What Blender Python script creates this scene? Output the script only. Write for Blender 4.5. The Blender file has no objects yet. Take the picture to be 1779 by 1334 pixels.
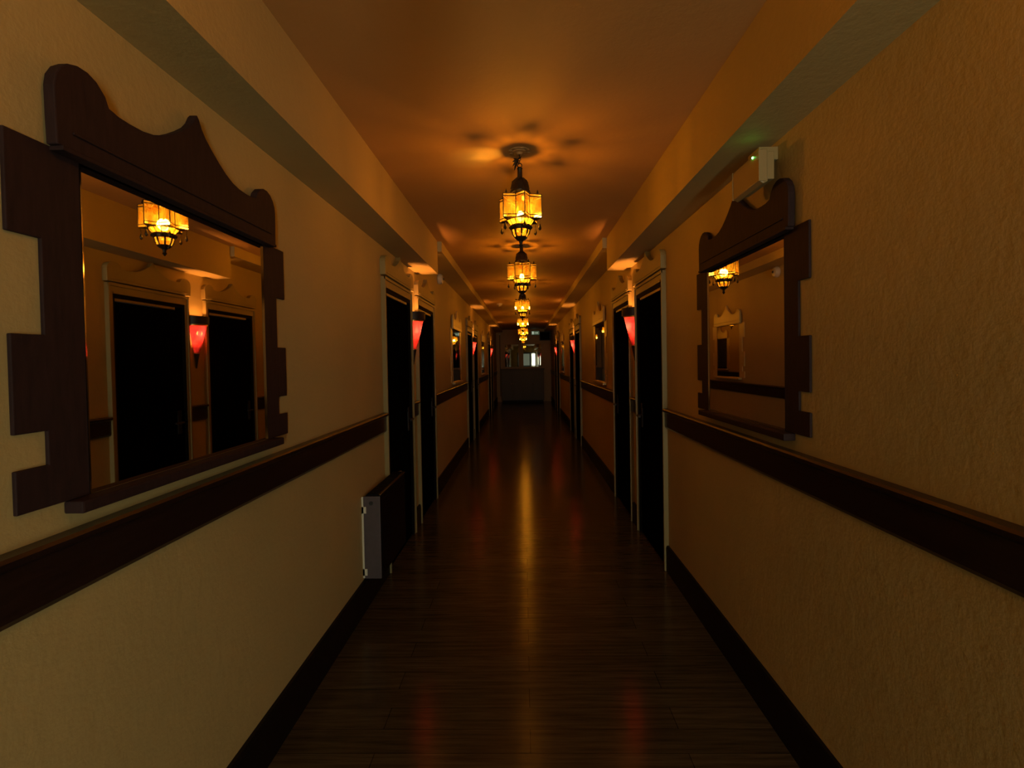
import bpy, bmesh, math, random
from mathutils import Vector, Matrix
random.seed(7)
PI = math.pi
SC = bpy.context.scene
COL = SC.collection

# ------------------------------------------------------------------ helpers
def nbm(): return bmesh.new()

def box(bm, x0, x1, y0, y1, z0, z1, bev=0.0):
    if x0 > x1: x0, x1 = x1, x0
    if y0 > y1: y0, y1 = y1, y0
    m = Matrix.Translation(((x0+x1)/2, (y0+y1)/2, (z0+z1)/2)) @ Matrix.Diagonal((x1-x0, y1-y0, z1-z0, 1))
    r = bmesh.ops.create_cube(bm, size=1.0, matrix=m)
    if bev > 0:
        es = list({e for v in r['verts'] for e in v.link_edges})
        bmesh.ops.bevel(bm, geom=es, offset=bev, segments=2, affect='EDGES', profile=0.6)
    return bm

def prism(bm, pts, mapf, t0, t1):
    """pts (u,v) outline; mapf(u,v,t) -> xyz; extruded t0..t1"""
    a = [bm.verts.new(mapf(u, v, t0)) for u, v in pts]
    b = [bm.verts.new(mapf(u, v, t1)) for u, v in pts]
    n = len(pts)
    bm.faces.new(a); bm.faces.new(list(reversed(b)))
    for i in range(n):
        bm.faces.new((a[i], b[i], b[(i+1) % n], a[(i+1) % n]))
    return bm

def tube(bm, pts, r, n=8, closed=False, cap=True):
    pts = [Vector(p) for p in pts]
    rings = []
    m = len(pts)
    for i, p in enumerate(pts):
        if closed: d = pts[(i+1) % m] - pts[i-1]
        else: d = pts[min(i+1, m-1)] - pts[max(i-1, 0)]
        d.normalize()
        up = Vector((0, 0, 1)) if abs(d.z) < .9 else Vector((1, 0, 0))
        s = d.cross(up).normalized(); t = d.cross(s).normalized()
        rr = r[i] if isinstance(r, (list, tuple)) else r
        rings.append([bm.verts.new(p + s*(rr*math.cos(2*PI*k/n)) + t*(rr*math.sin(2*PI*k/n))) for k in range(n)])
    for i in range(m if closed else m-1):
        A, B = rings[i], rings[(i+1) % m]
        for k in range(n):
            bm.faces.new((A[k], A[(k+1) % n], B[(k+1) % n], B[k]))
    if not closed and cap:
        bm.faces.new(list(reversed(rings[0]))); bm.faces.new(rings[-1])
    return bm

def lathe(bm, prof, n=24, a0=0.0, a1=2*PI, c=(0, 0, 0), rot=0.0):
    """prof list of (r,z)"""
    full = abs(a1-a0-2*PI) < 1e-6
    cols = []
    for k in range(n if full else n+1):
        a = a0 + (a1-a0)*k/n + rot
        cols.append([bm.verts.new((c[0]+max(r, 1e-5)*math.cos(a), c[1]+max(r, 1e-5)*math.sin(a), c[2]+z)) for r, z in prof])
    m = len(cols)
    for k in range(n):
        A, B = cols[k], cols[(k+1) % m]
        for i in range(len(prof)-1):
            bm.faces.new((A[i], B[i], B[i+1], A[i+1]))
    return bm

def obj(name, bm, mat, parent=None, smooth=False, loc=None, bevel=0):
    bmesh.ops.recalc_face_normals(bm, faces=bm.faces)
    me = bpy.data.meshes.new(name); bm.to_mesh(me); bm.free()
    if smooth:
        for p in me.polygons: p.use_smooth = True
    me.materials.append(mat)
    o = bpy.data.objects.new(name, me); COL.objects.link(o)
    if parent: o.parent = parent
    if loc: o.location = loc
    if smooth and smooth != 'all':
        try:
            m = o.modifiers.new('edge', 'EDGE_SPLIT'); m.split_angle = math.radians(38)
        except Exception: pass
    if bevel:
        m = o.modifiers.new('bevel', 'BEVEL'); m.width = bevel; m.segments = 2; m.limit_method = 'ANGLE'
    return o

def tag(o, label, cat, group=None):
    o['label'] = label; o['category'] = cat
    if group: o['group'] = group
    return o

def thing(name, label, cat, loc, rz=0, group=None):
    o = bpy.data.objects.new(name, None); COL.objects.link(o)
    o.empty_display_size = .05; o.location = loc; o.rotation_euler = (0, 0, rz)
    return tag(o, label, cat, group)

def struct(name, bm, mat, parent=None, **k):
    o = obj(name, bm, mat, parent, **k)
    if parent is None: o['kind'] = 'structure'
    return o

# ---------------------------------------------------------------- materials
def mat(name, base, rough=.6, metal=0, spec=.5):
    m = bpy.data.materials.new(name); m.use_nodes = True
    b = m.node_tree.nodes['Principled BSDF']
    b.inputs['Base Color'].default_value = (*base, 1); b.inputs['Roughness'].default_value = rough
    b.inputs['Metallic'].default_value = metal; b.inputs['Specular IOR Level'].default_value = spec
    return m, m.node_tree, b

def noise(nt, scale, detail=3, rough=.5, vscale=None):
    tc = nt.nodes.new('ShaderNodeTexCoord'); n = nt.nodes.new('ShaderNodeTexNoise')
    n.inputs['Scale'].default_value = scale; n.inputs['Detail'].default_value = detail
    n.inputs['Roughness'].default_value = rough
    if vscale:
        mp = nt.nodes.new('ShaderNodeMapping'); mp.inputs['Scale'].default_value = vscale
        nt.links.new(tc.outputs['Object'], mp.inputs['Vector']); nt.links.new(mp.outputs[0], n.inputs['Vector'])
    else: nt.links.new(tc.outputs['Object'], n.inputs['Vector'])
    return n

def ramp(nt, src, c0, c1, p0=.35, p1=.65):
    r = nt.nodes.new('ShaderNodeValToRGB')
    r.color_ramp.elements[0].position = p0; r.color_ramp.elements[0].color = (*c0, 1)
    r.color_ramp.elements[1].position = p1; r.color_ramp.elements[1].color = (*c1, 1)
    nt.links.new(src, r.inputs[0]); return r

def bump(nt, b, src, strength=.3, dist=.01, prev=None):
    n = nt.nodes.new('ShaderNodeBump'); n.inputs['Strength'].default_value = strength
    n.inputs['Distance'].default_value = dist
    nt.links.new(src, n.inputs['Height'])
    if prev: nt.links.new(prev.outputs[0], n.inputs['Normal'])
    nt.links.new(n.outputs[0], b.inputs['Normal']); return n

def plaster(name, c0, c1, strength=.24, rough=.62):
    m, nt, b = mat(name, c0, rough, spec=.35)
    n = noise(nt, 1.6, 4); r = ramp(nt, n.outputs[0], c0, c1, .3, .7)
    nt.links.new(r.outputs[0], b.inputs['Base Color'])
    n1 = noise(nt, 55, 5, .6); b1 = bump(nt, b, n1.outputs[0], strength, .006)
    n2 = noise(nt, 14, 3, .5); bump(nt, b, n2.outputs[0], strength*.7, .012, b1)
    return m

M = {}
M['wall'] = plaster('wall_plaster', (.47, .365, .155), (.52, .405, .175))
M['ceiling'] = plaster('ceiling_plaster', (.47, .28, .10), (.52, .315, .12), .2)
M['crest'] = plaster('crest_shaded_paint', (.29, .235, .095), (.34, .27, .11), .12, .5)  # wall cream with shade put into the colour, so door crests read less lit
M['cream_frame'] = plaster('cream_frame_paint', (.60, .47, .20), (.66, .51, .23), .12, .35)
M['casing'], nt, b = mat('casing_gloss_paint', (.30, .235, .10), .45, spec=.3)
n = noise(nt, 30, 2); bump(nt, b, n.outputs[0], .05, .002)

def wood(name, c0, c1, rough, vs=(3, 3, 40), s=.25, spec=.5):
    m, nt, b = mat(name, c0, rough, spec=spec)
    n = noise(nt, 4, 5, .6, vs); r = ramp(nt, n.outputs[0], c0, c1, .3, .7)
    nt.links.new(r.outputs[0], b.inputs['Base Color'])
    bump(nt, b, n.outputs[0], s, .002)
    return m
M['frame'] = wood('mirror_frame_wood', (.026, .015, .016), (.040, .022, .022), .65, (20, 20, 3), spec=.12)
M['rail'] = wood('rail_wood', (.014, .007, .006), (.024, .012, .010), .28, (30, 2, 30), spec=.5, s=.08)
M['base'] = wood('skirting_black', (.006, .005, .0045), (.010, .008, .007), .5, (30, 2, 30), spec=.15)
M['door'] = wood('door_black', (.002, .0018, .0016), (.004, .0035, .003), .7, (20, 20, 2), spec=.0)
M['jamb'] = wood('jamb_black', (.005, .004, .0035), (.009, .007, .006), .7, (20, 20, 2), spec=.02)
M['iron'], nt, b = mat('dark_iron', (.035, .028, .018), .45, .6)
n = noise(nt, 80, 3); bump(nt, b, n.outputs[0], .3, .002)
M['band'], _, _ = mat('sconce_band_iron', (.012, .009, .010), .5, .2)
M['brass'], _, _ = mat('brass', (.45, .3, .12), .3, 1)
M['white'], _, _ = mat('white_plastic', (.62, .58, .5), .4)
M['mirror'], _, _ = mat('mirror_silver', (.82, .82, .80), .015, 1)
M['dim_mirror'], _, _ = mat('dimmed_mirror', (.12, .12, .10), .02, 1)  # tint darkened to dim the bright pane it reflects
M['mirror_edge'], _, _ = mat('mirror_bevel', (.8, .8, .8), .12, 1)
M['radiator'] = wood('radiator_front_paint', (.004, .003, .003), (.006, .004, .004), .55, (2, 2, 2), .05, .08)
M['radiator_side'] = wood('radiator_side_paint', (.075, .058, .064), (.09, .068, .076), .5, (6, 6, 6), .1)
M['bracket'], _, _ = mat('pale_bracket_paint', (.72, .70, .55), .45)
M['endwall'] = wood('end_panel_wood', (.34, .21, .07), (.44, .28, .10), .5, (20, 4, 2))
M['enddark'] = wood('sideboard_wood', (.055, .042, .020), (.075, .058, .028), .5, (4, 20, 20))
M['cream'], _, _ = mat('cream_plastic', (.36, .27, .12), .4)
M['black'], _, _ = mat('black_plastic', (.012, .012, .012), .5)

# floor: dark laminate planks laid across the corridor
m, nt, b = mat('floor_laminate', (.05, .04, .03), .16, spec=.20)
tc = nt.nodes.new('ShaderNodeTexCoord'); mp = nt.nodes.new('ShaderNodeMapping')
nt.links.new(tc.outputs['Object'], mp.inputs['Vector'])
br = nt.nodes.new('ShaderNodeTexBrick'); nt.links.new(mp.outputs[0], br.inputs['Vector'])
br.inputs['Scale'].default_value = 1; br.inputs['Brick Width'].default_value = 1.2; br.inputs['Row Height'].default_value = .13
br.inputs['Mortar Size'].default_value = .0015; br.inputs['Bias'].default_value = 0
br.inputs['Color1'].default_value = (.062, .052, .031, 1); br.inputs['Color2'].default_value = (.085, .071, .044, 1)
br.inputs['Mortar'].default_value = (.02, .015, .01, 1)
n = noise(nt, 3, 5, .65, (1.0, 16, 1)); r = ramp(nt, n.outputs[0], (.45, .42, .42), (1.25, 1.2, 1.1), .3, .7)
mx = nt.nodes.new('ShaderNodeMix'); mx.data_type = 'RGBA'; mx.blend_type = 'MULTIPLY'; mx.inputs[0].default_value = 1
nt.links.new(br.outputs[0], mx.inputs[6]); nt.links.new(r.outputs[0], mx.inputs[7])
nt.links.new(mx.outputs[2], b.inputs['Base Color'])
n1 = noise(nt, 5, 3, .6, (.25, 22, 1)); b1 = bump(nt, b, n1.outputs[0], .25, .002)
bump(nt, b, br.outputs[1], .15, .001, b1)
M['floor'] = m

def glass_mat(name, col_t, col_d, fac, nscale, c2=None):
    """thin coloured art glass: part clear, part diffusing"""
    m = bpy.data.materials.new(name); m.use_nodes = True; nt = m.node_tree
    for x in list(nt.nodes): nt.nodes.remove(x)
    out = nt.nodes.new('ShaderNodeOutputMaterial')
    tr = nt.nodes.new('ShaderNodeBsdfTransparent'); tr.inputs[0].default_value = (*col_t, 1)
    tl = nt.nodes.new('ShaderNodeBsdfTranslucent'); gl = nt.nodes.new('ShaderNodeBsdfGlossy')
    gl.inputs['Roughness'].default_value = .15
    n = noise(nt, nscale, 3, .6)
    r = ramp(nt, n.outputs[0], col_d, c2 or col_d, .35, .65)
    nt.links.new(r.outputs[0], tl.inputs[0])
    m1 = nt.nodes.new('ShaderNodeMixShader'); m1.inputs[0].default_value = fac
    nt.links.new(tr.outputs[0], m1.inputs[1]); nt.links.new(tl.outputs[0], m1.inputs[2])
    fr = nt.nodes.new('ShaderNodeFresnel'); fr.inputs[0].default_value = 1.3
    m2 = nt.nodes.new('ShaderNodeMixShader')
    nt.links.new(fr.outputs[0], m2.inputs[0]); nt.links.new(m1.outputs[0], m2.inputs[1]); nt.links.new(gl.outputs[0], m2.inputs[2])
    nt.links.new(m2.outputs[0], out.inputs[0])
    return m
M['amber'] = glass_mat('amber_glass', (1, .66, .22), (.085, .026, .0014), .55, 26, (.13, .074, .010))
M['amber_dense'] = glass_mat('lower_amber_glass', (.24, .15, .05), (.10, .05, .005), .6, 40, (.16, .09, .014))
M['red'] = glass_mat('red_glass', (.14, .03, .025), (.065, .004, .012), .94, 22, (.13, .014, .026))
M['diffuser'] = glass_mat('cream_diffuser', (.8, .7, .5), (.75, .66, .45), .9, 10)

def emis(name, col, s):
    m = bpy.data.materials.new(name); m.use_nodes = True; nt = m.node_tree
    for x in list(nt.nodes): nt.nodes.remove(x)
    out = nt.nodes.new('ShaderNodeOutputMaterial'); e = nt.nodes.new('ShaderNodeEmission')
    e.inputs[0].default_value = (*col, 1); e.inputs[1].default_value = s
    nt.links.new(e.outputs[0], out.inputs[0]); return m
M['bulb'] = emis('lantern_bulb_glow', (1, .55, .18), 20)
M['bulb2'] = emis('sconce_bulb_glow', (1, .5, .2), 14)
M['green'] = emis('green_led', (.1, 1, .15), 6)
M['daylight'] = emis('added_daylight_pane', (1, 1, .76), 8.2)  # glow of the added doorway behind the camera
M['daylight_dim'] = emis('added_daylight_pane_dim', (.90, 1, .80), .2)
M['exit_face'] = emis('exit_face', (.45, .6, .35), .035)
M['exit_mark'] = emis('exit_mark', (.7, .8, .6), .12)

# ------------------------------------------------------------------ numbers
W = 1.0; YB = -2.6; YE = 19.0; ZC = 2.643
ZS1, XB1 = 2.335, .80      # near boxed beam
ZS2, XB2 = 2.547, .76      # shallow beam further on
YT = 4.92
PAIRS = [4.66, 10.0, 15.3]
OPW, CAS = .80, .045
UO = .567                   # centre of each door of a pair from the pair centre
DH = 2.04
openings = sorted(c + s*UO for c in PAIRS for s in (-1, 1))

# ------------------------------------------------------------------ setting
bm = nbm(); box(bm, -W-.3, W+.3, YB-.2, YE+.3, -.1, 0); struct('floor', bm, M['floor'])
bm = nbm(); box(bm, -W-.3, W+.3, YB-.2, YE+.3, ZC, ZC+.1); struct('ceiling', bm, M['ceiling'])
for side, nm in ((-1, 'left'), (1, 'right')):
    bm = nbm(); y = YB
    for c in openings:
        box(bm, side*W, side*(W+.2), y, c-OPW/2, 0, ZC)
        box(bm, side*W, side*(W+.2), c-OPW/2, c+OPW/2, DH, ZC)
        y = c+OPW/2
    box(bm, side*W, side*(W+.2), y, YE, 0, ZC)
    struct('wall_'+nm, bm, M['wall'])
bm = nbm(); box(bm, -W-.2, W+.2, YE, YE+.15, 0, ZC); struct('wall_end', bm, M['endwall'])
# back wall; its unseen glazed doorway is added to light the left wall
bm = nbm()
box(bm, -W-.2, -.50, YB-.15, YB, 0, ZC); box(bm, .97, W+.2, YB-.15, YB, 0, ZC); box(bm, -.50, .97, YB-.15, YB, 2.15, ZC)
struct('wall_back', bm, M['wall'])
def glazed(name, x0, x1, m):
    r = bpy.data.objects.new(name, None); COL.objects.link(r); r['kind'] = 'structure'; r.location = ((x0+x1)/2, YB-.08, 0)
    w = (x1-x0)/2
    bm = nbm()
    box(bm, -w, -w+.09, -.03, .03, 0, 2.15); box(bm, w-.09, w, -.03, .03, 0, 2.15)
    for z0, z1 in ((0, .25), (1.02, 1.12), (2.04, 2.15)): box(bm, -w+.09, w-.09, -.03, .03, z0, z1)
    obj('window_frame', bm, M['door'], r)
    bm = nbm(); box(bm, -w+.09, w-.09, -.006, .006, .25, 1.02); box(bm, -w+.09, w-.09, -.006, .006, 1.12, 2.04)
    obj('window_pane', bm, m, r)
glazed('added_window_1', .55, .97, M['daylight'])
glazed('added_window_2', -.50, .55, M['daylight_dim'])

k = 1
for s in (-1, 1):
    bm = nbm(); box(bm, s*W, s*XB1, YB, YT, ZS1, ZC); struct('trim_%d' % k, bm, M['wall']); k += 1
    bm = nbm(); box(bm, s*W, s*XB2, YT, YE, ZS2, ZC); struct('trim_%d' % k, bm, M['wall']); k += 1

# segments of wall between the door casings
def segments():
    segs = []; y = YB
    for c in openings:
        a = c-OPW/2-CAS
        if a-y > .03: segs.append((y, a))
        y = c+OPW/2+CAS
    segs.append((y, YE)); return segs
for s, nm in ((-1, 'left'), (1, 'right')):
    bm = nbm()
    for a, b_ in segments():
        prism(bm, [(0, 0), (.02, 0), (.02, .165), (.014, .18), (0, .18)], lambda u, v, t: (s*(W-u), t, v), a, b_)
    struct('baseboard_'+nm, bm, M['base'])
    for a, b_ in segments():
        if a > 16.5: b_ = YE
        bm = nbm()
        prof = [(0, 1.014), (.012, 1.010), (.020, 1.022), (.020, 1.118), (.026, 1.124), (.034, 1.127), (.036, 1.140), (.030, 1.147), (0, 1.149)]
        prism(bm, prof, lambda u, v, t: (s*(W-u), t, v), a, b_)
        struct('trim_%d' % k, bm, M['rail']); k += 1

# ------------------------------------------------------------------- crests
HALF = [(0, .283), (.010, .272), (.022, .250), (.042, .228), (.075, .203), (.110, .180), (.145, .160), (.185, .144), (.225, .136), (.270, .134), (.305, .135), (.330, .140)]
LOBE = [(.406+.074*math.cos(a), .122+.072*math.sin(a)) for a in [math.radians(t) for t in (165, 145, 120, 100, 80, 60, 40, 20, 0)]]
def crest_outline(hw=.477, vs=1.0):
    h = HALF + LOBE + [(.479, .06), (.477, 0)]
    f = hw/.477
    h = [(u*f, v*vs) for u, v in h]
    return h[::-1] + [(-u, v) for u, v in h[1:]]

# -------------------------------------------------------------------- doors
dn = 1
for s in (-1, 1):
    for c in openings:
        r = bpy.data.objects.new('door_%d' % dn, None); COL.objects.link(r); r['kind'] = 'structure'; dn += 1
        r.location = (s*W, c, 0)
        h = OPW/2
        # local: x is depth; inward into corridor is -s
        i = -s
        bm = nbm()
        for y0, y1 in ((-h-CAS, -h), (h, h+CAS)):
            box(bm, 0, i*.024, y0, y1, 0, DH+.075)
            yy = (y0, y0+.016) if y0 < 0 else (y1-.016, y1)
            box(bm, i*.024, i*.032, yy[0], yy[1], 0, DH+.075)
        box(bm, 0, i*.024, -h, h, DH, DH+.075)
        box(bm, i*.024, i*.034, -h-CAS, h+CAS, DH+.055, DH+.075)
        box(bm, i*.024, i*.030, -h, h, DH, DH+.016)
        obj('casing', bm, M['casing'], r)
        bm = nbm()
        prism(bm, crest_outline(.462, .74), lambda u, v, t: (t, u, DH+.085+v), 0, i*.040)
        box(bm, i*.040, i*.044, -.43, .43, DH+.100, DH+.106)
        obj('crest', bm, M['crest'], r, bevel=.003)
        bm = nbm()
        box(bm, i*.022, -i*.05, -h, -h+.02, 0, DH); box(bm, i*.022, -i*.05, h-.02, h, 0, DH); box(bm, i*.022, -i*.05, -h+.02, h-.02, DH-.03, DH)
        obj('jamb', bm, M['jamb'], r)
        bm = nbm(); box(bm, i*.018, i*.002, -h+.02, h-.12, DH-.052, DH-.032, .002)
        obj('door_stop', bm, M['casing'], r)
        bm = nbm()
        box(bm, i*.002, -i*.04, -h+.02, h-.02, .008, DH-.055)
        for z0, z1 in ((.18, .92), (1.08, 1.86)):
            for y0, y1 in ((-h+.11, -.045), (.045, h-.11)):
                box(bm, i*.008, i*.002, y0, y1, z0, z1, .003)
        leaf = obj('door_leaf', bm, M['door'], r)
        bm = nbm()
        tube(bm, [(i*.002, h-.085, 1.02), (i*.045, h-.085, 1.02), (i*.050, h-.10, 1.02), (i*.050, h-.20, 1.02)], .008, 8)
        box(bm, i*.009, i*.002, h-.11, h-.06, .92, 1.12, .002)
        obj('handle', bm, M['band'], leaf)

# ------------------------------------------------------------------ mirrors
def make_mirror(s, yc, label, group, paint='frame', cu=-.014):
    t = thing('wall_mirror', label, 'mirror', (s*W, yc, 1.2), 0, group)
    i = -s; Z = lambda z: z-1.2
    def stile(e):
        o = [(.41, 1.214), (.58, 1.214), (.58, 1.301), (.508, 1.301), (.508, 1.372), (.58, 1.372), (.58, 1.571), (.508, 1.571), (.508, 1.770), (.58, 1.770), (.58, 1.970), (.41, 1.970)]
        bm = nbm(); prism(bm, [(e*u, Z(v)) for u, v in o], lambda u, v, q: (q, u, v), i*.0005, i*.0095)
        return bm
    obj('side_frame', stile(1), M[paint], t, bevel=.002)
    obj('side_frame', stile(-1), M[paint], t, bevel=.002)
    bm = nbm(); prism(bm, crest_outline(), lambda u, v, q: (q, u+cu, Z(1.970)+v), i*.010, i*.035)
    cr = obj('crest', bm, M[paint], t, bevel=.003)
    bm = nbm(); box(bm, i*.010, i*.041, -.47+cu, .47+cu, Z(1.960), Z(1.970), .002); box(bm, i*.035, i*.040, -.44+cu, .44+cu, Z(2.004), Z(2.010), .002)
    obj('moulding', bm, M[paint], cr)
    bm = nbm(); box(bm, i*.001, i*.045, -.47, .47, Z(1.186), Z(1.2135), .005)
    obj('sill', bm, M[paint], t)
    bm = nbm(); box(bm, i*.0005, i*.005, -.409, .409, Z(1.2145), Z(1.968))
    obj('glass', bm, M['mirror'], t)
    for e in (-1, 1):
        bm = nbm(); prism(bm, [(.0052, .400), (.010, .4095), (.0052, .4095)], lambda u, v, q: (i*u, e*v, q), Z(1.2145), Z(1.968))
        obj('glass_bead', bm, M['mirror_edge'], t)
    return t
G = 'crested mirrors along the corridor walls'
make_mirror(-1, 1.560, 'large dark wooden mirror with notched sides and scalloped crest, nearest on the left wall', G)
make_mirror(1, 2.400, 'dark wooden crested mirror nearest on the right wall, below the emergency light box', G)
make_mirror(-1, 7.65, 'cream painted crested mirror on the left wall between the first and second door pairs', G, 'cream_frame')
make_mirror(1, 6.78, 'cream painted crested mirror on the right wall between the first and second door pairs', G, 'cream_frame')
make_mirror(-1, 12.6, 'farthest crested mirror on the left wall, beyond the second red wall lamp', G, 'cream_frame')
make_mirror(1, 13.2, 'farthest crested mirror on the right wall, beyond the second red wall lamp', G, 'cream_frame')

# ------------------------------------------------------------------ sconces
def point(name, loc, power, col, r, parent=None):
    l = bpy.data.lights.new(name, 'POINT'); l.energy = power; l.color = col; l.shadow_soft_size = r
    o = bpy.data.objects.new(name, l); COL.objects.link(o); o.location = loc
    if parent: o.parent = parent
    return o
def make_sconce(s, yc, label, power=1.0):
    t = thing('wall_sconce', label, 'wall lamp', (s*W, yc, 1.62), 0, 'red glass wall lamps between the door pairs')
    i = -s; a0, a1 = (-PI/2, PI/2) if i > 0 else (PI/2, 3*PI/2)
    def half(prof, n=18, c=0.0):
        bm = nbm(); lathe(bm, prof, n, a0, a1, (i*.004, 0, 0)); return bm
    Z = lambda z: z-1.62
    bm = half([(.098, Z(1.88)), (.112, Z(1.882)), (.114, Z(1.95)), (.100, Z(1.952)), (.098, Z(1.88))])
    obj('top_band', bm, M['band'], t, smooth=True)
    bm = nbm(); prism(bm, [(-.085, Z(1.95)), (.085, Z(1.95)), (.012, Z(1.49)), (-.012, Z(1.49))], lambda u, v, q: (q, u, v), i*.0005, i*.005)
    obj('back_plate', bm, M['casing'], t)
    prof = [(.094, Z(1.878))] + [(.094-.066*q**1.15, Z(1.878-.26*q)) for q in (.2, .4, .6, .8, 1.0)]
    obj('shade', half(prof), M['red'], t, smooth='all')
    bm = half([(.0955, Z(1.868)), (.0985, Z(1.868)), (.0985, Z(1.880)), (.0955, Z(1.880)), (.0955, Z(1.868))])
    obj('rim', bm, M['brass'], t, smooth=True)
    bm = nbm(); lathe(bm, [(.026, Z(1.614)), (.031, Z(1.614)), (.031, Z(1.622)), (.026, Z(1.622))], 18, a0, a1, (i*.004, 0, 0))
    obj('lower_rim', bm, M['brass'], t, smooth=True)
    obj('tip', half([(.001, Z(1.618)), (.028, Z(1.618)), (.029, Z(1.61)), (.017, Z(1.55)), (.006, Z(1.485)), (.0, Z(1.48))]), M['band'], t, smooth=True)
    bm = nbm(); bmesh.ops.create_icosphere(bm, subdivisions=2, radius=.017, matrix=Matrix.Translation((i*.042, 0, Z(1.80))) @ Matrix.Diagonal((1, 1, 1.7, 1)))
    obj('bulb', bm, M['bulb2'], t, smooth='all')
    bm = nbm(); tube(bm, [(i*.042, 0, Z(1.78)), (i*.042, 0, Z(1.69)), (i*.006, 0, Z(1.67))], .009, 8)
    obj('lamp_holder', bm, M['brass'], t)
    point('sconce_light', (i*.042, 0, Z(1.80)), SP*power, (1, .33, .06), .022, t)
SP = 14.0
for (s, y, lb) in ((-1, 4.66, 'red glass wall lamp nearest on the left wall, above the radiator'), (1, 4.66, 'red glass wall lamp nearest on the right wall, between two dark doors'),
                   (-1, 10.0, 'second red glass wall lamp along the left wall'), (1, 10.0, 'second red glass wall lamp along the right wall'),
                   (-1, 15.3, 'farthest red glass wall lamp on the left wall'), (1, 15.3, 'farthest red glass wall lamp on the right wall')):
    make_sconce(s, y, lb)

# ----------------------------------------------------------------- lanterns
LP = 9.0
def make_lantern(y, zc, sc, label, power=1.0, rot=0.0, gap=False, dense=False):
    t = thing('hanging_lantern', label, 'lantern', (-.004, y, ZC), rot, 'brass and amber glass lanterns down the corridor')
    C = zc-ZC
    P = lambda x, yy, z: (x*sc, yy*sc, C+z*sc)
    # star outline
    N = 6; RO, RI = .121, .074
    st = []
    for q in range(2*N):
        a = PI*q/N - PI/2 + rot; rr = RO if q % 2 == 0 else RI
        st.append((rr*math.cos(a), rr*math.sin(a)))
    z0, z1 = -.063, .063
    # glass of each arm
    for q in range(N):
        bm = nbm()
        idx = [(2*q-1) % (2*N), 2*q, (2*q+1) % (2*N)]
        for zz0, zz1 in ((z0, z1),):
            lo = [bm.verts.new(P(st[j][0], st[j][1], zz0)) for j in idx]; hi = [bm.verts.new(P(st[j][0], st[j][1], zz1)) for j in idx]
            for e in (0, 1): bm.faces.new((lo[e], lo[e+1], hi[e+1], hi[e]))
        obj('amber_pane', bm, M['amber'], t)
    def bar(bm, a, b_, w=.0026): tube(bm, [P(*a), P(*b_)], w*sc, 5)
    bm = nbm()
    for j in range(2*N):
        a, b_ = st[j], st[(j+1) % (2*N)]
        bar(bm, (a[0], a[1], z0), (a[0], a[1], z1))
        for zz in (z0, z0+.016, z1-.014, z1): bar(bm, (a[0], a[1], zz), (b_[0], b_[1], zz), .0024)
    for q in range(N):      # top and bottom caps of the arms
        tri = [st[(2*q-1) % (2*N)], st[2*q], st[(2*q+1) % (2*N)]]
        for zz, dz in ((z1, .002), (z0, -.002)):
            if gap and q == 4 and zz > 0: continue
            cen = (tri[0][0]*.5+tri[2][0]*.5, tri[0][1]*.5+tri[2][1]*.5)
            prism(bm, [tri[0], tri[1], tri[2]], lambda u, v, qz: P(u, v, qz), zz, zz+dz)
        lathe(bm, [(.006*sc, 0), (.004*sc, .006*sc), (.006*sc, .010*sc), (.001*sc, .026*sc)], 6, c=P(tri[1][0]*.82, tri[1][1]*.82, z1+.001))
    obj('cage', bm, M['iron'], t)
    # upper sloping glass
    def ring(nm, r0, za, r1, zb, mt, n=12, a0=0.0, a1=2*PI):
        bm = nbm(); lathe(bm, [(r0*sc, C+za*sc), (r1*sc, C+zb*sc)], n, a0, a1); return obj(nm, bm, mt, t)
    if dense: ring('upper_glass', .074, z1, .048, z1+.026, M['amber_dense'])
    elif gap: ring('upper_glass', .074, z1, .048, z1+.026, M['amber'], 11, PI, 3*PI-PI/6)
    else: ring('upper_glass', .074, z1, .048, z1+.026, M['amber'])
    ring('lower_glass', .074, z0, .052, z0-.030, M['amber_dense'])
    bm = nbm()
    for j in range(12):
        a = 2*PI*j/12
        cs, sn = math.cos(a), math.sin(a)
        bar(bm, (.074*cs, .074*sn, z1), (.048*cs, .048*sn, z1+.026), .0022)
    for zz, rr in ((z1, .074), (z1+.026, .048)):
        tube(bm, [P(rr*math.cos(2*PI*j/24), rr*math.sin(2*PI*j/24), zz) for j in range(24)], .0024*sc, 5, closed=True)
    obj('upper_glazing_bars', bm, M['iron'], t)
    bm = nbm()
    for j in range(12):
        a = 2*PI*j/12; cs, sn = math.cos(a), math.sin(a)
        bar(bm, (.074*cs, .074*sn, z0), (.052*cs, .052*sn, z0-.030), .0022)
    for zz, rr in ((z0, .074), (z0-.030, .052)):
        tube(bm, [P(rr*math.cos(2*PI*j/24), rr*math.sin(2*PI*j/24), zz) for j in range(24)], .0024*sc, 5, closed=True)
    obj('lower_glazing_bars', bm, M['iron'], t)
    # dome
    bm = nbm()
    lathe(bm, [(r*sc, C+z*sc) for r, z in ((.053, z1+.024), (.055, z1+.030), (.050, z1+.038), (.050, z1+.055), (.044, z1+.078), (.030, z1+.096), (.016, z1+.104), (.014, z1+.112), (.013, z1+.150), (.016, z1+.155), (.010, z1+.162), (.0, z1+.164))], 20)
    for j in range(10):
        a = 2*PI*j/10; tube(bm, [((.051*math.cos(a))*sc, .051*math.sin(a)*sc, C+(z1+.045)*sc), (.043*math.cos(a)*sc, .043*math.sin(a)*sc, C+(z1+.082)*sc), (.02*math.cos(a)*sc, .02*math.sin(a)*sc, C+(z1+.103)*sc)], .002*sc, 5)
    obj('dome', bm, M['iron'], t, smooth=True)
    # scalloped band + basket
    zb = z0-.030
    bm = nbm()
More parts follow.
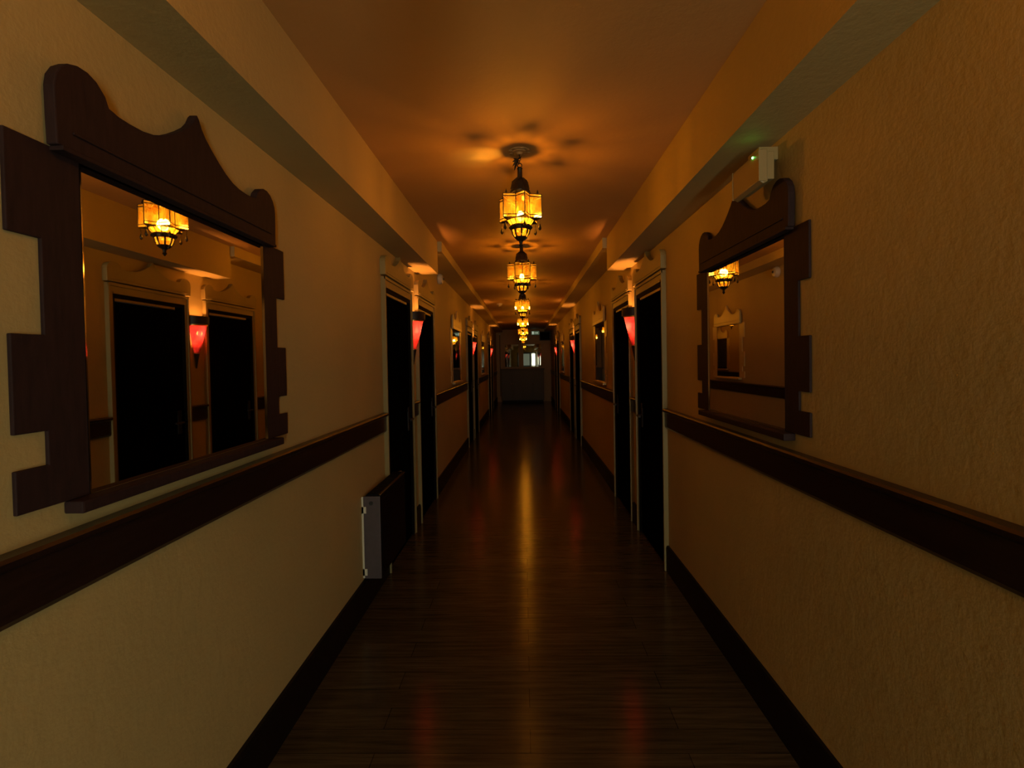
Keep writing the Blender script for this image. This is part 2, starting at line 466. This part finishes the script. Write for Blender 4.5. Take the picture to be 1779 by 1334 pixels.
    lathe(bm, [(r*sc, C+z*sc) for r, z in ((.050, zb+.002), (.058, zb), (.060, zb-.010), (.056, zb-.020), (.048, zb-.024))], 24)
    for j in range(12):
        a = 2*PI*j/12; bmesh.ops.create_icosphere(bm, subdivisions=1, radius=.009*sc, matrix=Matrix.Translation(P(.057*math.cos(a), .057*math.sin(a), zb-.010)))
    obj('scalloped_band', bm, M['iron'], t, smooth=True)
    prof = [(.046, zb-.022), (.042, zb-.045), (.032, zb-.062), (.018, zb-.076)]
    bm = nbm()
    for j in range(8):
        a = 2*PI*j/8
        tube(bm, [P(r*1.03*math.cos(a), r*1.03*math.sin(a), z) for r, z in prof], [.006*sc, .005*sc, .005*sc, .005*sc], 5)
    lathe(bm, [(r*sc, C+z*sc) for r, z in ((.033, zb-.060), (.020, zb-.076), (.010, zb-.086), (.008, zb-.100), (.012, zb-.106), (.004, zb-.118), (0, zb-.122))], 12)
    obj('basket', bm, M['iron'], t)
    bm = nbm(); lathe(bm, [(r*sc, C+z*sc) for r, z in prof[:3]], 16)
    obj('basket_glass', bm, M['amber'], t, smooth='all')
    # drops
    for q in range(N):
        x, yy = st[2*q][0]*.93, st[2*q][1]*.93
        bm = nbm()
        tube(bm, [P(x, yy, z0), P(x*.97, yy*.97, z0-.028)], .0013*sc, 5)
        lathe(bm, [(0, 0), (.003*sc, -.006*sc), (.0085*sc, -.026*sc), (.007*sc, -.034*sc), (0, -.041*sc)], 8, c=P(x*.97, yy*.97, z0-.026))
        obj('drop', bm, M['iron'], t)
    bm = nbm(); bmesh.ops.create_icosphere(bm, subdivisions=2, radius=.019*sc, matrix=Matrix.Translation(P(0, 0, -.040)) @ Matrix.Diagonal((1, 1, 1.6, 1)))
    obj('bulb', bm, M['bulb'], t, smooth='all')
    bm = nbm(); tube(bm, [P(0, 0, -.018), P(0, 0, z1+.06)], .009*sc, 8)
    obj('lamp_holder', bm, M['brass'], t)
    # ring, chain and rose
    ztop = C+(z1+.164)*sc
    bm = nbm()
    tube(bm, [(.012*math.cos(a), 0, ztop+.008+.012*math.sin(a)) for a in [2*PI*j/14 for j in range(14)]], .0028, 6, closed=True)
    z = ztop+.026; j = 0
    while z < -.012:
        ax = (1, 0) if j % 2 else (0, 1)
        tube(bm, [(ax[0]*.006*math.cos(a), ax[1]*.006*math.cos(a), z+.010*math.sin(a)) for a in [2*PI*q/10 for q in range(10)]], .0019, 5, closed=True)
        z += .0155; j += 1
    obj('chain', bm, M['iron'], t)
    bm = nbm()
    prof = [(0, -.020), (.012, -.020), (.018, -.010), (.036, -.008), (.040, -.003), (.056, -.003), (.058, 0)]
    lathe(bm, prof, 24)
    for j in range(8):
        a = 2*PI*j/8+.2; bmesh.ops.create_icosphere(bm, subdivisions=1, radius=.012, matrix=Matrix.Translation((.050*math.cos(a), .050*math.sin(a), -.003)) @ Matrix.Diagonal((1, 1, .5, 1)))
    obj('ceiling_rose', bm, M['ceiling'], t, smooth=True)
    point('lantern_light', P(0, 0, -.040), LP*power, (1, .50, .06), .032*sc, t)
    return t
make_lantern(.45, 2.33, 1.0, 'amber glass lantern hanging overhead, closer than the nearest lantern in view', 1.15, rot=.2, dense=True)
L1 = make_lantern(2.85, 2.330, 1.0, 'nearest ornate amber glass lantern hanging on a chain from the ceiling', rot=.10, gap=True)
# leafy iron hook ornament on the nearest lantern
bm = nbm()
base = Vector((-.012, 0, -.045))
for ang, ln, w in ((-2.2, .045, .010), (-1.85, .060, .012), (-2.7, .030, .008), (2.9, .022, .008), (.6, .028, .008), (-1.3, .030, .008)):
    d = Vector((math.cos(ang), .15, math.sin(ang))).normalized()
    tube(bm, [base, base+d*ln*.35, base+d*ln*.7, base+d*ln], [.003, w*.6, w*.5, .0012], 6)
obj('leaf_ornament', bm, M['iron'], L1)
make_lantern(5.2, 2.385, 1.22, 'second amber glass lantern from the camera, wider and hung close to the ceiling', 1.0, rot=.30)
make_lantern(7.6, 2.31, 1.05, 'third amber glass lantern from the camera', 1.0, rot=.5)
make_lantern(10.0, 2.245, 1.0, 'fourth amber glass lantern from the camera', 1.0)
make_lantern(12.4, 2.20, 1.0, 'fifth amber glass lantern from the camera', 1.0, rot=.2)
make_lantern(14.8, 2.15, .95, 'farthest and lowest amber glass lantern of the row', .9)

# ----------------------------------------------------------------- radiator
t = thing('radiator', 'dark slim wall radiator with a grey end panel standing over the left skirting', 'radiator', (-W, 3.435, .19), 0)
bm = nbm(); box(bm, .028, .112, -.318, .33, 0, .50, .004)
box(bm, .112, .114, -.29, .30, .03, .47, .001)
obj('body', bm, M['radiator'], t)
bm = nbm(); box(bm, .012, .114, -.330, -.3185, 0, .503, .004)
pn = obj('end_panel', bm, M['radiator_side'], t)
bm = nbm(); tube(bm, [(.060, -.3302, .462), (.060, -.336, .462)], .012, 12)
obj('screw', bm, M['black'], pn)
bm = nbm()
prism(bm, [(.020, .500), (.112, .500), (.112, .506), (.102, .514), (.03, .514)], lambda u, v, q: (u, q, v), -.318, .33)
for j in range(18): box(bm, .035, .098, -.30+j*.035, -.285+j*.035, .5135, .517)
obj('top_grille', bm, M['radiator'], t)
bm = nbm(); box(bm, .108, .115, -.318, .33, .506, .511, .001); obj('top_edge', bm, M['brass'], t)
bm = nbm(); box(bm, .001, .012, -.332, -.322, .005, .50); box(bm, .001, .028, -.332, .30, .02, .06); box(bm, .001, .028, -.332, .30, .40, .44)
obj('wall_bracket', bm, M['bracket'], t)
bm = nbm(); tube(bm, [(.070, .325, .488), (.070, .40, .488), (.06, .43, .485), (.035, .44, .478)], .013, 10)
tube(bm, [(.070, .36, .488), (.070, .385, .488)], .019, 10)
obj('valve_pipe', bm, M['white'], t, smooth=True)

# -------------------------------------------------------- emergency light
t = thing('emergency_light', 'pale emergency light box with a green indicator, above the right wall mirror', 'emergency light', (W, 2.095, 2.212), 0)
bm = nbm(); box(bm, -.075, -.001, -.05, .05, .05, .100, .003); box(bm, -.075, -.046, -.112, .112, -.045, .06, .004); obj('back_box', bm, M['cream'], t)
bm = nbm()
prism(bm, [(-.074, -.056), (-.090, -.064), (-.108, -.052), (-.108, .054), (-.098, .066), (-.074, .066)], lambda u, v, q: (u, q, v), -.120, .120)
cv = obj('diffuser_cover', bm, M['cream'], t, bevel=.004)
bm = nbm(); tube(bm, [(-.090, -.10, 0), (-.090, .10, 0)], .006, 10); obj('lamp_tube', bm, M['white'], t)
for y0, y1 in ((-.124, -.120), (.120, .124)):
    bm = nbm(); box(bm, -.110, -.080, y0, y1, -.055, .06, .001); obj('end_cap', bm, M['cream'], t)
bm = nbm(); bmesh.ops.create_icosphere(bm, subdivisions=2, radius=.0045, matrix=Matrix.Translation((-.108, -.070, .050)))
obj('indicator', bm, M['green'], t)['label'] = 'glowing green indicator'
point('indicator_light', (-.105, -.070, .088), .0007, (.2, 1, .15), .004, t)

# --------------------------------------------------------- detectors
t = thing('alarm_sounder', 'round white alarm sounder high on the left wall past the first door pair', 'alarm', (-W-.004, 6.14, 2.483), 0)
bm = nbm(); lathe(bm, [(0, 0), (.050, 0), (.062, .012), (.064, .035), (.052, .058), (.03, .066), (0, .068)], 24)
bmesh.ops.rotate(bm, verts=bm.verts, cent=(0, 0, 0), matrix=Matrix.Rotation(PI/2, 3, 'Y'))
obj('housing', bm, M['white'], t, smooth=True)
bm = nbm(); lathe(bm, [(0, .066), (.016, .068), (.014, .076), (0, .077)], 16)
bmesh.ops.rotate(bm, verts=bm.verts, cent=(0, 0, 0), matrix=Matrix.Rotation(PI/2, 3, 'Y'))
obj('lens', bm, M['black'], t, smooth=True)
t = thing('smoke_detector', 'small smoke detector on the ceiling left of the far lanterns', 'smoke detector', (-.46, 10.3, ZC), 0)
bm = nbm(); lathe(bm, [(0, -.052), (.030, -.052), (.040, -.040), (.052, -.034), (.055, -.012), (.062, -.010), (.062, 0)], 20)
obj('housing', bm, M['white'], t, smooth=True)
bm = nbm(); lathe(bm, [(.041, -.0405), (.046, -.038), (.046, -.034)], 20); obj('vent_ring', bm, M['black'], t)

# ---------------------------------------------------------------- corridor end
t = thing('end_mirror', 'two-panel mirror with a central post on the end wall above the sideboard', 'mirror', (-.02, YE, 1.26), 0)
bm = nbm()
box(bm, -.72, .72, -.03, -.002, .84, .92, .004); box(bm, -.72, .72, -.03, -.002, -.03, .02, .004)
for x0, x1 in ((-.72, -.66), (-.17, .01), (.66, .72)): box(bm, x0, x1, -.032, -.002, .02, .84, .004)
obj('frame', bm, M['endwall'], t)
for x0, x1 in ((-.66, -.17), (.01, .66)):
    bm = nbm(); box(bm, x0, x1, -.014, -.004, .02, .84); obj('glass', bm, M['dim_mirror'], t)
t = thing('sideboard', 'long dark wooden sideboard at the far end of the corridor', 'sideboard', (-.05, YE-.24, 0), 0)
bm = nbm(); box(bm, -.76, .76, -.20, .22, .08, 1.17, .004); obj('body', bm, M['enddark'], t)
bm = nbm(); box(bm, -.79, .79, -.24, .225, 1.17, 1.21, .006); obj('top', bm, M['enddark'], t)
bm = nbm(); box(bm, -.74, .74, -.17, .20, 0, .08); obj('plinth', bm, M['base'], t)
for j in range(4):
    x0 = -.745+j*.375
    bm = nbm(); box(bm, x0, x0+.365, -.222, -.2, .11, 1.14, .003); box(bm, x0+.06, x0+.305, -.228, -.222, .2, 1.05, .003)
    d = obj('door', bm, M['enddark'], t)
    bm = nbm(); hx = x0+.335 if j % 2 == 0 else x0+.03
    bmesh.ops.create_icosphere(bm, subdivisions=2, radius=.012, matrix=Matrix.Translation((hx, -.235, .68))); obj('knob', bm, M['brass'], d)
t = thing('exit_sign', 'small dim green exit sign with an arrow, high on the end wall', 'sign', (.44, YE-.001, 2.43), 0)
bm = nbm(); box(bm, -.15, .15, -.05, -.001, 0, .15, .003); obj('housing', bm, M['black'], t)
bm = nbm(); box(bm, -.14, .14, -.053, -.05, .01, .14); obj('sign_face', bm, M['exit_face'], t)
bm = nbm()
F = lambda u, v, q: (u, q, v)
prism(bm, [(-.12, .03), (-.055, .03), (-.055, .125), (-.12, .125)], F, -.055, -.053)
prism(bm, [(-.03, .065), (.06, .065), (.06, .045), (.105, .075), (.06, .105), (.06, .085), (-.03, .085)], F, -.055, -.053)
obj('pictogram', bm, M['exit_mark'], t)
t = thing('wall_speaker', 'dark boxy loudspeaker high at the right of the end wall', 'speaker', (.78, YE-.001, 2.22), 0)
bm = nbm(); box(bm, -.19, .19, -.25, 0, 0, .32, .006); obj('cabinet', bm, M['black'], t)
bm = nbm(); box(bm, -.17, .17, -.258, -.251, .02, .30, .003)
for j in range(6): box(bm, -.15, .15, -.262, -.258, .045+j*.042, .062+j*.042)
obj('grille', bm, M['jamb'], t)
t = thing('wall_pipe', 'thin pale vertical pipe with a small round cap on the left of the end wall', 'pipe', (-.865, YE, .2), 0)
bm = nbm(); tube(bm, [(0, -.02, 0), (0, -.02, 2.28)], .010, 8); obj('pipe', bm, M['frame'], t)
bm = nbm(); bmesh.ops.create_icosphere(bm, subdivisions=2, radius=.03, matrix=Matrix.Translation((0, -.032, 2.28))); obj('cap', bm, M['white'], t, smooth='all')

# -------------------------------------------------------------- world, light
w = bpy.data.worlds.new('night'); SC.world = w; w.use_nodes = True
w.node_tree.nodes['Background'].inputs[0].default_value = (.01, .01, .01, 1); w.node_tree.nodes['Background'].inputs[1].default_value = .2
# ------------------------------------------------------------------- camera
f, SY = 900.0, -21.77
R = [[0.9995872152773835, 0.022633429183012206, -0.01769539311300133], [-0.01722534200100383, -0.020797038343478614, -0.9996353188983913], [-0.022993186968198576, 0.9995274939087757, -0.020398585085441866]]
cam = bpy.data.cameras.new('camera'); co = bpy.data.objects.new('camera', cam); COL.objects.link(co)
cam.sensor_fit = 'HORIZONTAL'; cam.sensor_width = 36; cam.lens = 36*f/1779; cam.shift_y = SY/1779
cam.clip_start = .02; cam.clip_end = 100
m3 = Matrix((Vector(R[0]), -Vector(R[1]), -Vector(R[2]))).transposed()
co.matrix_world = Matrix.Translation((0, 0, 1.5)) @ m3.to_4x4()
SC.camera = co
SC.view_settings.view_transform = 'Standard'; SC.view_settings.look = 'None'
SC.view_settings.gamma = 1; SC.view_settings.use_curve_mapping = False
SC.view_settings.exposure = 2.1
SC.cycles.use_denoising = True
SC.cycles.sample_clamp_indirect = 4
SC.cycles.max_bounces = 10; SC.cycles.diffuse_bounces = 6; SC.cycles.glossy_bounces = 6
SC.cycles.transparent_max_bounces = 12; SC.cycles.caustics_reflective = False
